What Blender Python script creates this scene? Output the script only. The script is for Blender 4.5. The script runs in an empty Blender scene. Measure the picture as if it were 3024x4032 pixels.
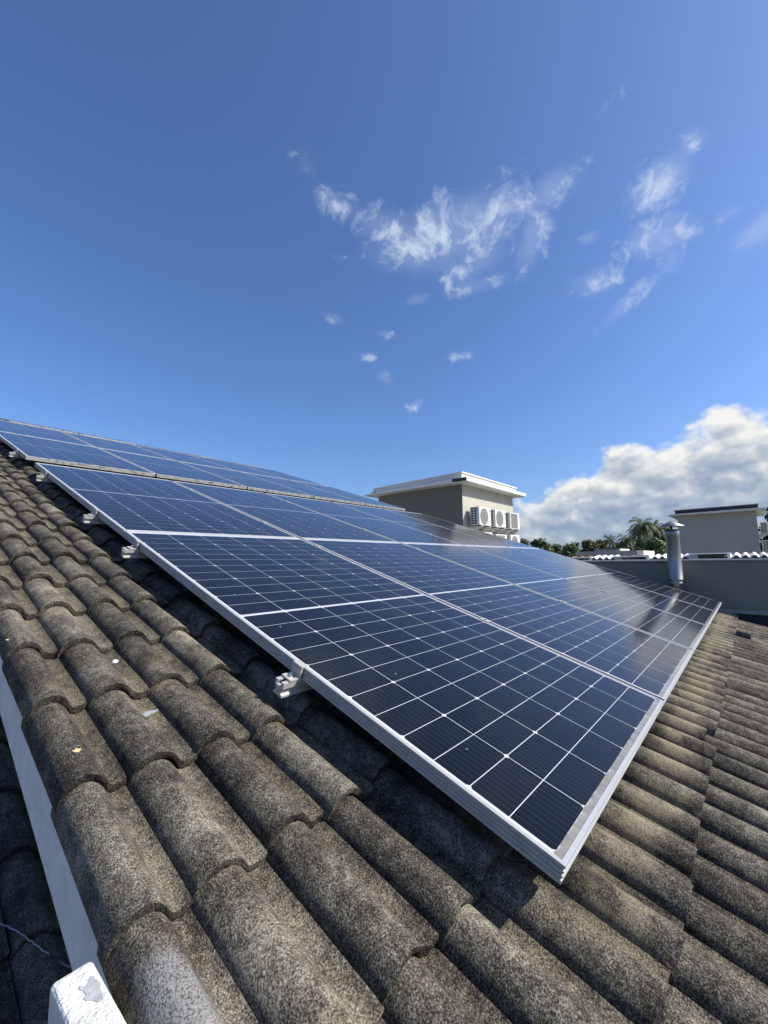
import bpy, bmesh, math, random
import numpy as np
from mathutils import Vector, Matrix, noise as mnoise

S = bpy.context.scene
C = S.collection
R = math.radians
rng = random.Random(7)

# ------------------------------------------------------------------ camera
cam_d = bpy.data.cameras.new('camera')
cam = bpy.data.objects.new('camera', cam_d)
C.objects.link(cam)
S.camera = cam
cam_d.sensor_fit = 'VERTICAL'
cam_d.sensor_height = 36.0
cam_d.lens = 15.033
cam_d.clip_start = 0.02
cam_d.clip_end = 5000
CAM = Vector((0.28814, -0.81652, 0.52983))
cam.matrix_world = Matrix.Translation(CAM) @ Matrix((
    (0.76267053, 0.08550666, 0.64111018),
    (0.64664828, -0.08026348, -0.75855374),
    (-0.01340366, 0.99309938, -0.11650733))).to_4x4()

# ------------------------------------------------------------------ sun, exposure
SUN_AZ, SUN_EL = 59.0, 40.0          # degrees, azimuth from +Y towards +X
sd = Vector((math.cos(R(SUN_EL)) * math.sin(R(SUN_AZ)), math.cos(R(SUN_EL)) * math.cos(R(SUN_AZ)), math.sin(R(SUN_EL))))
sun_d = bpy.data.lights.new('sun', 'SUN')
sun_d.energy = 5.0
sun_d.angle = R(0.53)
sun_d.color = (1.0, 0.955, 0.87)
sun = bpy.data.objects.new('sun', sun_d)
C.objects.link(sun)
sun.rotation_euler = sd.to_track_quat('Z', 'Y').to_euler()
sun.location = sd * 30
vs = S.view_settings
vs.view_transform = 'Standard'
vs.look = 'None'
EXPO = 0.556
vs.exposure = EXPO
vs.gamma = 1.0
vs.use_curve_mapping = False

# ------------------------------------------------------------------ node helper
class NT:
    def __init__(s, tree):
        s.t = tree
        s.n = tree.nodes
        s.l = tree.links
    def node(s, typ, **kw):
        nd = s.n.new(typ)
        for k, v in kw.items():
            setattr(nd, k, v)
        return nd
    def put(s, sock, v):
        if hasattr(v, 'is_linked') or isinstance(v, bpy.types.NodeSocket):
            s.l.new(v, sock)
        elif v is not None:
            if isinstance(v, (tuple, list)) and len(v) == 3 and sock.type == 'RGBA':
                v = (*v, 1)
            sock.default_value = v
    def m(s, op, a, b=None, c=None, clamp=False):
        nd = s.node('ShaderNodeMath', operation=op, use_clamp=clamp)
        for i, v in enumerate((a, b, c)):
            if v is not None:
                s.put(nd.inputs[i], v)
        return nd.outputs[0]
    def vm(s, op, a, b=None, out=0):
        nd = s.node('ShaderNodeVectorMath', operation=op)
        s.put(nd.inputs[0], a)
        if b is not None:
            s.put(nd.inputs[3 if op == 'SCALE' else 1], b)
        return nd.outputs[out]
    def noise(s, vec, scale, detail=4, rough=0.55, dist=0.0):
        nd = s.node('ShaderNodeTexNoise')
        if vec is not None:
            s.put(nd.inputs['Vector'], vec)
        nd.inputs['Scale'].default_value = scale
        nd.inputs['Detail'].default_value = detail
        nd.inputs['Roughness'].default_value = rough
        nd.inputs['Distortion'].default_value = dist
        return nd.outputs['Fac']
    def ramp(s, fac, stops, interp='LINEAR'):
        nd = s.node('ShaderNodeValToRGB')
        r = nd.color_ramp
        r.interpolation = interp
        while len(r.elements) < len(stops):
            r.elements.new(0.5)
        for e, (p, c) in zip(r.elements, stops):
            e.position = p
            if not isinstance(c, (tuple, list)):
                c = (c, c, c)
            e.color = (*c, 1)
        s.put(nd.inputs[0], fac)
        return nd.outputs[0]
    def mix(s, fac, a, b, blend='MIX'):
        nd = s.node('ShaderNodeMix', data_type='RGBA', blend_type=blend)
        s.put(nd.inputs[0], fac)
        s.put(nd.inputs[6], a)
        s.put(nd.inputs[7], b)
        return nd.outputs[2]
    def smooth(s, x, lo, hi, tlo=0.0, thi=1.0):
        nd = s.node('ShaderNodeMapRange', interpolation_type='SMOOTHSTEP')
        s.put(nd.inputs[0], x)
        for i, v in ((1, lo), (2, hi), (3, tlo), (4, thi)):
            nd.inputs[i].default_value = v
        return nd.outputs[0]
    def bump(s, h, strength, dist):
        nd = s.node('ShaderNodeBump')
        nd.inputs['Strength'].default_value = strength
        nd.inputs['Distance'].default_value = dist
        s.put(nd.inputs['Height'], h)
        return nd.outputs[0]

def new_mat(name):
    m = bpy.data.materials.new(name)
    m.use_nodes = True
    t = NT(m.node_tree)
    b = m.node_tree.nodes['Principled BSDF']
    return m, t, b

# ------------------------------------------------------------------ world
W = bpy.data.worlds.new('World')
S.world = W
W.use_nodes = True
def build_world():
    t = NT(W.node_tree)
    t.n.clear()
    out = t.node('ShaderNodeOutputWorld')
    bg = t.node('ShaderNodeBackground')
    t.l.new(bg.outputs[0], out.inputs[0])
    sky = t.node('ShaderNodeTexSky', sky_type='NISHITA')
    sky.sun_disc = False
    sky.sun_elevation = R(SUN_EL)
    sky.sun_rotation = R(SUN_AZ)
    sky.air_density = 1.0
    sky.dust_density = 1.5
    sky.ozone_density = 6.0
    sky.altitude = 10
    K = 0.100
    CL = 1.0 / (K * 2 ** EXPO)          # picture brightness 1.0 at this sky strength and exposure
    bg.inputs[1].default_value = K
    skyc = t.mix(1.0, sky.outputs[0], (0.89, 1.0, 1.2), 'MULTIPLY')
    d = t.node('ShaderNodeTexCoord').outputs['Generated']
    sep = t.node('ShaderNodeSeparateXYZ')
    t.put(sep.inputs[0], d)
    x, y, z = sep.outputs
    az = t.m('MULTIPLY', t.m('ARCTAN2', x, y), 180 / math.pi)
    el = t.m('MULTIPLY', t.m('ARCSINE', t.m('MULTIPLY', z, 0.99999)), 180 / math.pi)
    # --- thin fair-weather wisps: noise gathered round a few cloud patches, plus a sparse scatter over the whole sky
    warp = t.node('ShaderNodeTexNoise')
    t.put(warp.inputs['Vector'], d)
    warp.inputs['Scale'].default_value = 7.0
    warp.inputs['Detail'].default_value = 2
    wv = t.vm('SCALE', t.vm('SUBTRACT', warp.outputs['Color'], (0.5, 0.5, 0.5)), 0.085)
    dw = t.vm('ADD', d, wv)
    f1 = t.noise(dw, 10.0, 8, 0.58, 0.3)
    f2 = t.noise(dw, 32.0, 7, 0.62, 0.25)
    field = t.m('ADD', t.m('MULTIPLY', t.m('SUBTRACT', f1, 0.5), 1.6), t.m('MULTIPLY', t.m('SUBTRACT', f2, 0.5), 1.5))
    blobs = [  # azimuth, elevation, half width, half height, tilt, weight
        (-31.0, 38.8, 10.0, 3.9, 8, 0.62), (-38.5, 40.0, 5.0, 2.4, -8, 0.50), (-27.5, 40.0, 3.0, 3.4, 50, 0.66), (-27.0, 36.0, 5.5, 2.2, 12, 0.50),
        (-16.2, 40.9, 3.2, 1.9, 25, 0.62), (-18.8, 37.6, 1.7, 3.6, -25, 0.60), (-46.5, 42.4, 3.6, 1.6, -25, 0.40), (-51.0, 45.8, 1.8, 3.0, 20, 0.34),
        (-27.0, 33.8, 5.0, 1.2, 5, 0.44), (-35.0, 33.0, 2.2, 1.0, 15, 0.50), (-4.0, 38.2, 3.0, 1.9, 15, 0.66), (-1.2, 39.7, 1.3, 1.6, -25, 0.50),
        (-5.0, 33.3, 3.4, 1.8, -10, 0.60), (-4.0, 31.2, 1.8, 2.0, 30, 0.48), (-12.0, 31.2, 3.0, 1.8, 0, 0.50), (-8.2, 28.6, 4.0, 1.1, 30, 0.50),
        (4.0, 30.8, 3.0, 1.5, 20, 0.60), (-12.2, 35.7, 1.4, 0.8, 10, 0.52), (1.8, 33.1, 1.3, 0.8, 10, 0.45), (-13.2, 43.0, 2.0, 1.5, 20, 0.24),
        (-47.0, 30.9, 1.6, 0.8, -10, 0.42), (-39.6, 29.3, 2.2, 0.7, -5, 0.44), (-42.1, 26.6, 1.5, 0.8, -5, 0.50), (-29.7, 26.1, 1.8, 0.6, 0, 0.44),
        (-39.7, 24.0, 1.2, 0.9, -20, 0.44), (-35.5, 20.6, 1.9, 0.9, 35, 0.50), (-8.2, 45.6, 2.6, 1.0, 30, 0.20),
    ]
    tot = None
    for a0, e0, hw, hh, tilt, wt in blobs:
        c, s_ = math.cos(R(tilt)), math.sin(R(tilt))
        k = math.cos(R(e0))
        da = t.m('MULTIPLY', t.m('SUBTRACT', az, a0), k)
        de = t.m('SUBTRACT', el, e0)
        p = t.m('ADD', t.m('MULTIPLY', da, c / hw), t.m('MULTIPLY', de, s_ / hw))
        q = t.m('ADD', t.m('MULTIPLY', da, -s_ / hh), t.m('MULTIPLY', de, c / hh))
        r2 = t.m('ADD', t.m('MULTIPLY', p, p), t.m('MULTIPLY', q, q))
        g = t.m('MULTIPLY', t.m('EXPONENT', t.m('MULTIPLY', r2, -0.8)), wt)
        tot = g if tot is None else t.m('MAXIMUM', tot, g)
    far = t.m('MULTIPLY', t.smooth(t.noise(d, 2.1, 3), 0.56, 0.75), 0.04)
    near = t.m('MAXIMUM', tot, far)
    dens = t.m('ADD', t.m('MULTIPLY', field, t.smooth(near, 0.02, 0.22, 0.30, 1.0)), near)
    wisp = t.m('MULTIPLY', t.smooth(dens, 0.26, 1.10), 0.82)
    veil = t.m('MULTIPLY', t.smooth(t.m('ADD', t.m('MULTIPLY', f1, 0.6), tot), 0.50, 1.0), 0.22)
    wisp = t.m('MAXIMUM', wisp, veil)
    c1 = t.mix(wisp, skyc, (0.74 * CL, 0.84 * CL, 0.98 * CL))
    # --- cumulus bank along the horizon (its top edge as a function of azimuth)
    azn = t.m('DIVIDE', t.m('ADD', az, 180.0), 360.0)
    tops = [(-180, 4), (-140, 2), (-100, 0), (-40, 0), (-35, 2), (-30, 4.5), (-26, 7.2), (-22, 9.0), (-19, 10.2), (-15, 11.2), (-13.4, 11.9), (-12.4, 13.8), (-10.6, 14.8), (-7.5, 13.6),
            (-5, 14.8), (-3, 15.4), (-1.3, 16.6), (0.6, 17.0), (3, 15.4), (8, 15.5), (16, 12.0), (30, 14.0), (55, 8), (80, 5), (120, 7), (180, 4)]
    T = t.ramp(azn, [((a + 180) / 360, e / 20.0) for a, e in tops])
    T = t.m('MULTIPLY', T, 20.0)
    cv = t.vm('MULTIPLY', d, (1.0, 1.0, 1.45))
    cw = t.node('ShaderNodeTexNoise')
    t.put(cw.inputs['Vector'], cv)
    cw.inputs['Scale'].default_value = 14.0
    cw.inputs['Detail'].default_value = 5
    cvw = t.vm('ADD', cv, t.vm('SCALE', t.vm('SUBTRACT', cw.outputs['Color'], (0.5, 0.5, 0.5)), 0.035))
    def billow(vec):
        vo = t.node('ShaderNodeTexVoronoi', feature='F1')
        t.put(vo.inputs['Vector'], vec)
        vo.inputs['Scale'].default_value = 11.0
        vo.inputs['Detail'].default_value = 2.0
        vo.inputs['Roughness'].default_value = 0.48
        vo.inputs['Lacunarity'].default_value = 2.3
        return t.m('SUBTRACT', 0.62, vo.outputs['Distance'])
    n1 = t.noise(cv, 5.0, 8, 0.56, 0.15)
    b1 = billow(cvw)
    puff = t.m('ADD', t.m('MULTIPLY', t.m('SUBTRACT', n1, 0.5), 5.0), t.m('MULTIPLY', t.m('SUBTRACT', b1, 0.1), 4.0))
    depth = t.m('ADD', t.m('SUBTRACT', T, el), puff)
    cmask = t.m('MULTIPLY', t.smooth(depth, -0.5, 1.7), t.smooth(T, 2.0, 7.0))
    up = tuple(Vector((sd.x, sd.y, sd.z * 1.45 + 0.5)).normalized() * 0.022)
    b2 = billow(t.vm('ADD', cvw, up))
    band = t.noise(t.vm('MULTIPLY', d, (1.0, 1.0, 3.2)), 6.0, 6, 0.55)
    lit = t.m('ADD', t.m('MULTIPLY', t.m('SUBTRACT', b1, b2), 0.9), t.m('MULTIPLY', t.m('SUBTRACT', band, 0.5), 0.75))
    edge = t.smooth(depth, 0.0, 5.0, 0.26, 0.0)
    hgt = t.m('DIVIDE', t.m('ADD', el, t.m('MULTIPLY', t.m('SUBTRACT', n1, 0.5), 9.0)), t.m('ADD', T, 0.5))
    lum = t.m('ADD', t.m('ADD', t.m('ADD', lit, edge), t.m('MULTIPLY', hgt, 0.72)), 0.07, clamp=True)
    ccol = t.ramp(lum, [(0.0, (0.27, 0.35, 0.48)), (0.30, (0.38, 0.45, 0.56)), (0.55, (0.53, 0.58, 0.65)), (0.8, (0.76, 0.78, 0.79)), (1.0, (0.93, 0.93, 0.90))])
    ccol = t.vm('SCALE', ccol, CL)
    lowhaze = t.smooth(el, 0.0, 9.0, 0.80, 1.0)
    c2 = t.mix(t.m('MULTIPLY', cmask, t.m('MULTIPLY', lowhaze, 0.98)), c1, ccol)
    t.put(bg.inputs[0], c2)
    W.cycles.sampling_method = 'MANUAL'
    W.cycles.sample_map_resolution = 512
build_world()

# ------------------------------------------------------------------ roof frame: x = along the eave, y = up the slope, z = off the roof
PITCH = R(18.2)
cp, sp = math.cos(PITCH), math.sin(PITCH)
RF = Matrix(((0, -cp, sp), (1, 0, 0), (0, sp, cp))).to_4x4()
def roof_pt(u, v, n):
    return Vector((-v * cp + n * sp, u, v * sp + n * cp))

# ------------------------------------------------------------------ object helpers
def tag(o, label=None, cat=None, group=None, kind=None):
    for k, v in (('label', label), ('category', cat), ('group', group), ('kind', kind)):
        if v:
            o[k] = v
    return o
def empty(name, loc=(0, 0, 0), rz=0.0, mat=None, label=None, cat=None, group=None):
    o = bpy.data.objects.new(name, None)
    o.empty_display_size = 0.1
    C.objects.link(o)
    if mat is not None:
        o.matrix_world = Matrix.Translation(Vector(loc)) @ mat
    else:
        o.location = loc
        o.rotation_euler = (0, 0, rz)
    return tag(o, label, cat, group)
def link(name, me, parent=None, loc=None):
    o = bpy.data.objects.new(name, me)
    C.objects.link(o)
    if parent is not None:
        o.parent = parent
    if loc is not None:
        o.location = loc
    return o
def copy_tree(o, parent=None):
    c = o.copy()
    C.objects.link(c)
    if parent is not None:
        c.parent = parent
    for ch in list(o.children):
        copy_tree(ch, c)
    return c
class MB:
    """collects boxes, prisms, tubes and faces; build() gives one mesh"""
    def __init__(s):
        s.v, s.f, s.sm = [], [], []
    def add(s, vs_, fs, smooth=False):
        b = len(s.v)
        s.v += [tuple(p) for p in vs_]
        s.f += [tuple(i + b for i in f) for f in fs]
        s.sm += [smooth] * len(fs)
    def box(s, x0, x1, y0, y1, z0, z1):
        s.add([(x0, y0, z0), (x1, y0, z0), (x1, y1, z0), (x0, y1, z0), (x0, y0, z1), (x1, y0, z1), (x1, y1, z1), (x0, y1, z1)],
              [(0, 3, 2, 1), (4, 5, 6, 7), (0, 1, 5, 4), (1, 2, 6, 5), (2, 3, 7, 6), (3, 0, 4, 7)])
    def prism(s, pts, axis, a0, a1):
        """polygon (2-D) extruded along an axis; axis 'x': pts=(y,z), 'y': pts=(x,z), 'z': pts=(x,y)"""
        n = len(pts)
        mk = {'x': lambda p, a: (a, p[0], p[1]), 'y': lambda p, a: (p[0], a, p[1]), 'z': lambda p, a: (p[0], p[1], a)}[axis]
        vs_ = [mk(p, a0) for p in pts] + [mk(p, a1) for p in pts]
        fs = [tuple(range(n - 1, -1, -1)), tuple(range(n, 2 * n))] + [(i, (i + 1) % n, n + (i + 1) % n, n + i) for i in range(n)]
        s.add(vs_, fs)
    def lathe(s, prof, n=24, cx=0, cy=0, caps=True):
        vs_, fs = [], []
        for r, z in prof:
            for i in range(n):
                a = 2 * math.pi * i / n
                vs_.append((cx + r * math.cos(a), cy + r * math.sin(a), z))
        for k in range(len(prof) - 1):
            for i in range(n):
                j = (i + 1) % n
                fs.append((k * n + i, k * n + j, (k + 1) * n + j, (k + 1) * n + i))
        s.add(vs_, fs, True)
        if caps:
            s.add([vs_[i] for i in range(n)], [tuple(range(n - 1, -1, -1))])
            s.add([vs_[(len(prof) - 1) * n + i] for i in range(n)], [tuple(range(n))])
    def tube(s, pts, rad, n=6):
        pts = [Vector(p) for p in pts]
        if not hasattr(rad, '__len__'):
            rad = [rad] * len(pts)
        vs_, fs = [], []
        for k, p in enumerate(pts):
            d = (pts[min(k + 1, len(pts) - 1)] - pts[max(k - 1, 0)]).normalized()
            a = d.cross(Vector((0, 0, 1)))
            if a.length < 1e-3:
                a = d.cross(Vector((1, 0, 0)))
            a.normalize()
            b = d.cross(a)
            for i in range(n):
                th = 2 * math.pi * i / n
                vs_.append(p + (a * math.cos(th) + b * math.sin(th)) * rad[k])
        for k in range(len(pts) - 1):
            for i in range(n):
                j = (i + 1) % n
                fs.append((k * n + i, k * n + j, (k + 1) * n + j, (k + 1) * n + i))
        fs.append(tuple(range(n)))
        fs.append(tuple((len(pts) - 1) * n + i for i in range(n)))
        s.add(vs_, fs, True)
    def mesh(s, name, mats):
        me = bpy.data.meshes.new(name)
        me.from_pydata(s.v, [], s.f)
        me.polygons.foreach_set('use_smooth', s.sm)
        bm = bmesh.new()
        bm.from_mesh(me)
        bmesh.ops.recalc_face_normals(bm, faces=bm.faces)
        bm.to_mesh(me)
        bm.free()
        for m in (mats if isinstance(mats, (list, tuple)) else [mats]):
            me.materials.append(m)
        me.update()
        return me
    def build(s, name, mats, parent=None, loc=None):
        return link(name, s.mesh(name, mats), parent, loc)
def bevel(o, w=0.004, seg=2):
    md = o.modifiers.new('bevel', 'BEVEL')
    md.width = w
    md.segments = seg
    md.limit_method = 'ANGLE'
    return o

# ------------------------------------------------------------------ materials
def tile_mat(name, splash=False, gain=1.0, bs=0.75, pan=False):
    m, t, b = new_mat(name)
    tc = t.node('ShaderNodeTexCoord')
    rnd = t.node('ShaderNodeObjectInfo').outputs['Random']
    off = t.vm('SCALE', (17.0, 31.0, 11.0), rnd)
    o = t.vm('ADD', tc.outputs['Object'], off)
    pos = t.node('ShaderNodeNewGeometry').outputs['Position']
    speck = t.noise(o, 300.0, 3, 0.72)
    mid = t.noise(o, 48.0, 5, 0.66)
    big = t.noise(o, 13.0, 4, 0.6)
    patch = t.noise(pos, 4.2, 4, 0.6)
    k = t.m('ADD', t.m('MULTIPLY', speck, 0.76), t.m('ADD', t.m('MULTIPLY', mid, 0.28), t.m('MULTIPLY', big, 0.22)))
    k = t.m('ADD', k, t.m('MULTIPLY', t.m('SUBTRACT', patch, 0.5), 0.30))
    streak = t.noise(t.vm('MULTIPLY', o, (1.0, 0.10, 0.6)), 60.0, 4, 0.6)
    k = t.m('ADD', k, t.m('MULTIPLY', t.m('SUBTRACT', streak, 0.5), 0.13))
    k = t.m('ADD', k, t.m('MULTIPLY', t.m('SUBTRACT', rnd, 0.5), 0.08))
    g = gain
    col = t.ramp(k, [(0.48, (0.013 * g, 0.0115 * g, 0.0095 * g)), (0.565, (0.043 * g, 0.038 * g, 0.032 * g)), (0.635, (0.110 * g, 0.097 * g, 0.080 * g)),
                     (0.715, (0.24 * g, 0.222 * g, 0.178 * g)), (0.80, (0.46 * g, 0.41 * g, 0.33 * g))])
    # yellow lichen in patches
    lich = t.m('MULTIPLY', t.smooth(t.noise(pos, 6.5, 4, 0.6), 0.54, 0.70), 0.25)
    col = t.mix(lich, col, t.mix(1.0, col, (1.22, 1.08, 0.78), 'MULTIPLY'))
    # pale run-off stain on the tiles just below the panels
    sx = t.node('ShaderNodeSeparateXYZ')
    t.put(sx.inputs[0], pos)
    v = t.m('ADD', t.m('MULTIPLY', sx.outputs[0], -cp), t.m('MULTIPLY', sx.outputs[2], sp))
    wob = t.m('MULTIPLY', t.m('SUBTRACT', t.noise(pos, 16.0, 3, 0.6), 0.5), 0.13)
    dv = t.m('ABSOLUTE', t.m('ADD', t.m('ADD', v, 0.075), wob))
    st = t.m('MULTIPLY', t.smooth(dv, 0.025, 0.085, 1.0, 0.0), t.smooth(sx.outputs[1], -0.05, 0.25))
    st = t.m('MULTIPLY', st, t.m('MULTIPLY', t.smooth(speck, 0.30, 0.60, 0.25, 1.0), t.smooth(t.noise(pos, 7.0, 4, 0.65), 0.34, 0.54)))
    col = t.mix(t.m('MULTIPLY', st, 0.80), col, (0.40 * g, 0.345 * g, 0.235 * g))
    fleck = t.m('MULTIPLY', t.smooth(t.noise(o, 380.0, 1.5, 0.6), 0.60, 0.70), 0.45)
    col = t.mix(fleck, col, (0.36 * g, 0.335 * g, 0.285 * g))
    pit = t.m('MULTIPLY', t.smooth(t.noise(t.vm('ADD', o, (3.0, 5.0, 7.0)), 330.0, 1.5, 0.6), 0.60, 0.70), 0.5)
    col = t.mix(pit, col, (0.016 * g, 0.014 * g, 0.012 * g))
    col = t.mix(1.0, col, (0.985, 0.97, 0.935), 'MULTIPLY')
    if pan:                                   # grit and yellow lichen gather in the tile's flat valley
        px_ = t.node('ShaderNodeSeparateXYZ')
        t.put(px_.inputs[0], tc.outputs['Object'])
        pm = t.m('MULTIPLY', t.smooth(px_.outputs[0], 0.100, 0.112), t.smooth(mid, 0.36, 0.60))
        pm = t.m('MULTIPLY', pm, t.smooth(patch, 0.40, 0.62, 0.15, 0.75))
        col = t.mix(pm, col, t.ramp(speck, [(0.40, (0.05 * g, 0.043 * g, 0.026 * g)), (0.66, (0.34 * g, 0.295 * g, 0.185 * g))]))
    if splash:
        so = t.node('ShaderNodeSeparateXYZ')
        t.put(so.inputs[0], tc.outputs['Object'])
        dx = t.m('DIVIDE', t.m('SUBTRACT', so.outputs[0], 0.045), 0.055)
        dy = t.m('DIVIDE', t.m('SUBTRACT', so.outputs[1], -0.185), 0.11)
        r = t.m('SQRT', t.m('ADD', t.m('MULTIPLY', dx, dx), t.m('MULTIPLY', dy, dy)))
        r = t.m('ADD', r, t.m('MULTIPLY', t.m('SUBTRACT', t.noise(o, 30.0, 5, 0.65), 0.5), 0.9))
        wht = t.m('MULTIPLY', t.smooth(r, 0.55, 1.1, 1.0, 0.0), t.smooth(speck, 0.34, 0.62, 0.15, 0.85))
        col = t.mix(wht, col, (0.27, 0.27, 0.265))
    t.put(b.inputs['Base Color'], col)
    b.inputs['Roughness'].default_value = 0.95
    b.inputs['Specular IOR Level'].default_value = 0.2
    h = t.m('ADD', t.m('MULTIPLY', speck, 0.7), t.m('MULTIPLY', mid, 0.8))
    t.put(b.inputs['Normal'], t.bump(h, bs, 0.006))
    return m
M_TILE = tile_mat('weathered_concrete_tile', False, 0.78, pan=True)
M_TILE_FAR = tile_mat('weathered_concrete_tile_far', False, 0.78)
M_TILE_SPLASH = tile_mat('weathered_tile_with_paint_splash', True, 0.82)
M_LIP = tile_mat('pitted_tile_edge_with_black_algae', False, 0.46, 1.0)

def plaster(name, col, var=0.15, rough=0.9, scale=6.0, dirt=0.0, bump=0.25):
    m, t, b = new_mat(name)
    p = t.node('ShaderNodeTexCoord').outputs['Object']
    n = t.noise(p, scale, 5, 0.6)
    f = t.noise(p, 140.0, 3, 0.6)
    k = t.m('ADD', t.m('MULTIPLY', n, 0.7), t.m('MULTIPLY', f, 0.3))
    a = tuple(c * (1 - var) for c in col)
    bb = tuple(min(1, c * (1 + var)) for c in col)
    c = t.ramp(k, [(0.3, a), (0.7, bb)])
    if dirt:
        pz = t.vm('MULTIPLY', p, (1.0, 1.0, 0.12))
        s_ = t.smooth(t.noise(pz, 9.0, 5, 0.65), 0.52, 0.78)
        c = t.mix(t.m('MULTIPLY', s_, dirt), c, tuple(q * 0.28 for q in col))
    t.put(b.inputs['Base Color'], c)
    b.inputs['Roughness'].default_value = rough
    t.put(b.inputs['Normal'], t.bump(t.m('ADD', f, n), bump, 0.004))
    return m
M_WHITE = plaster('white_paint', (0.56, 0.553, 0.53), 0.06, 0.7, 9.0, 0.10)
M_WHITE_DIRTY = plaster('white_paint_streaked', (0.74, 0.72, 0.68), 0.16, 0.75, 18.0, 0.30)
M_WINFRAME = plaster('white_window_surround', (0.82, 0.81, 0.78), 0.05, 0.7, 9.0, 0.12)
M_BLOCK = plaster('rough_white_mortar', (0.62, 0.61, 0.58), 0.16, 0.85, 22.0, 0.35, 0.9)
M_WHITE_TILE = plaster('white_painted_tile', (0.74, 0.73, 0.71), 0.10, 0.7, 20.0, 0.15)
M_CREAM = plaster('cream_render', (0.39, 0.365, 0.305), 0.07, 0.9, 3.0, 0.16)
M_GREYWALL = plaster('grey_render', (0.225, 0.21, 0.17), 0.10, 0.85, 2.0, 0.14)
M_NEARGREY = plaster('dark_grey_near_wall', (0.115, 0.108, 0.094), 0.04, 0.85, 3.0, 0.05)
M_NEARGREY2 = plaster('mid_grey_near_wall', (0.33, 0.315, 0.28), 0.08, 0.85, 1.0, 0.10)
M_SLABGREY = plaster('grey_slab', (0.22, 0.23, 0.24), 0.15, 0.9, 3.0, 0.25)
M_MORTAR = plaster('pale_mortar', (0.36, 0.35, 0.33), 0.3, 0.95, 12.0, 0.5, 0.8)
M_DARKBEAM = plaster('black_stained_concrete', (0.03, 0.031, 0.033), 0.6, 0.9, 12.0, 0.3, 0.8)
M_DECK = plaster('roof_underlay', (0.05, 0.045, 0.04), 0.3, 0.95)
M_RED = plaster('red_clay_tile', (0.25, 0.10, 0.06), 0.3, 0.9)
M_GROUND = plaster('ground_soil_and_grass', (0.09, 0.10, 0.05), 0.4, 0.95, 0.05)

def metal(name, col, rough, dirt=0.0, dcol=(0.10, 0.095, 0.08), metallic=1.0, stretch=(1, 1, 1), lo=0.45, hi=0.7):
    m, t, b = new_mat(name)
    tc = t.node('ShaderNodeTexCoord')
    rnd = t.node('ShaderNodeObjectInfo').outputs['Random']
    p = t.vm('ADD', t.vm('MULTIPLY', tc.outputs['Object'], stretch), t.vm('SCALE', (7.0, 3.0, 5.0), rnd))
    n = t.noise(p, 26.0, 6, 0.65)
    fine = t.noise(p, 160.0, 3, 0.6)
    k = t.smooth(t.m('ADD', t.m('MULTIPLY', n, 0.7), t.m('MULTIPLY', fine, 0.3)), lo, hi)
    kd = t.m('MULTIPLY', k, dirt)
    t.put(b.inputs['Base Color'], t.mix(kd, col, dcol))
    t.put(b.inputs['Metallic'], t.m('MULTIPLY', t.m('SUBTRACT', 1.0, kd), metallic))
    t.put(b.inputs['Roughness'], t.m('ADD', t.m('MULTIPLY', kd, 0.4), t.m('ADD', rough - 0.05, t.m('MULTIPLY', fine, 0.1))))
    return m
M_ALU = metal('anodised_aluminium', (0.37, 0.372, 0.375), 0.42, 0.5, (0.20, 0.19, 0.175), 0.22)
M_ALU_OLD = metal('weather_stained_aluminium', (0.42, 0.42, 0.40), 0.5, 0.92, (0.075, 0.07, 0.06), 0.15, (1, 1, 1), 0.46, 0.66)
M_RAIL = metal('galvanised_rail', (0.46, 0.445, 0.42), 0.42, 0.45, (0.26, 0.235, 0.19), 0.3)
M_STEEL = metal('stainless_steel', (0.34, 0.34, 0.335), 0.38, 0.55, (0.13, 0.125, 0.115), 1.0, (2.2, 2.2, 0.03), 0.40, 0.66)
M_BOLT = metal('bolt_steel', (0.7, 0.7, 0.7), 0.25)

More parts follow.
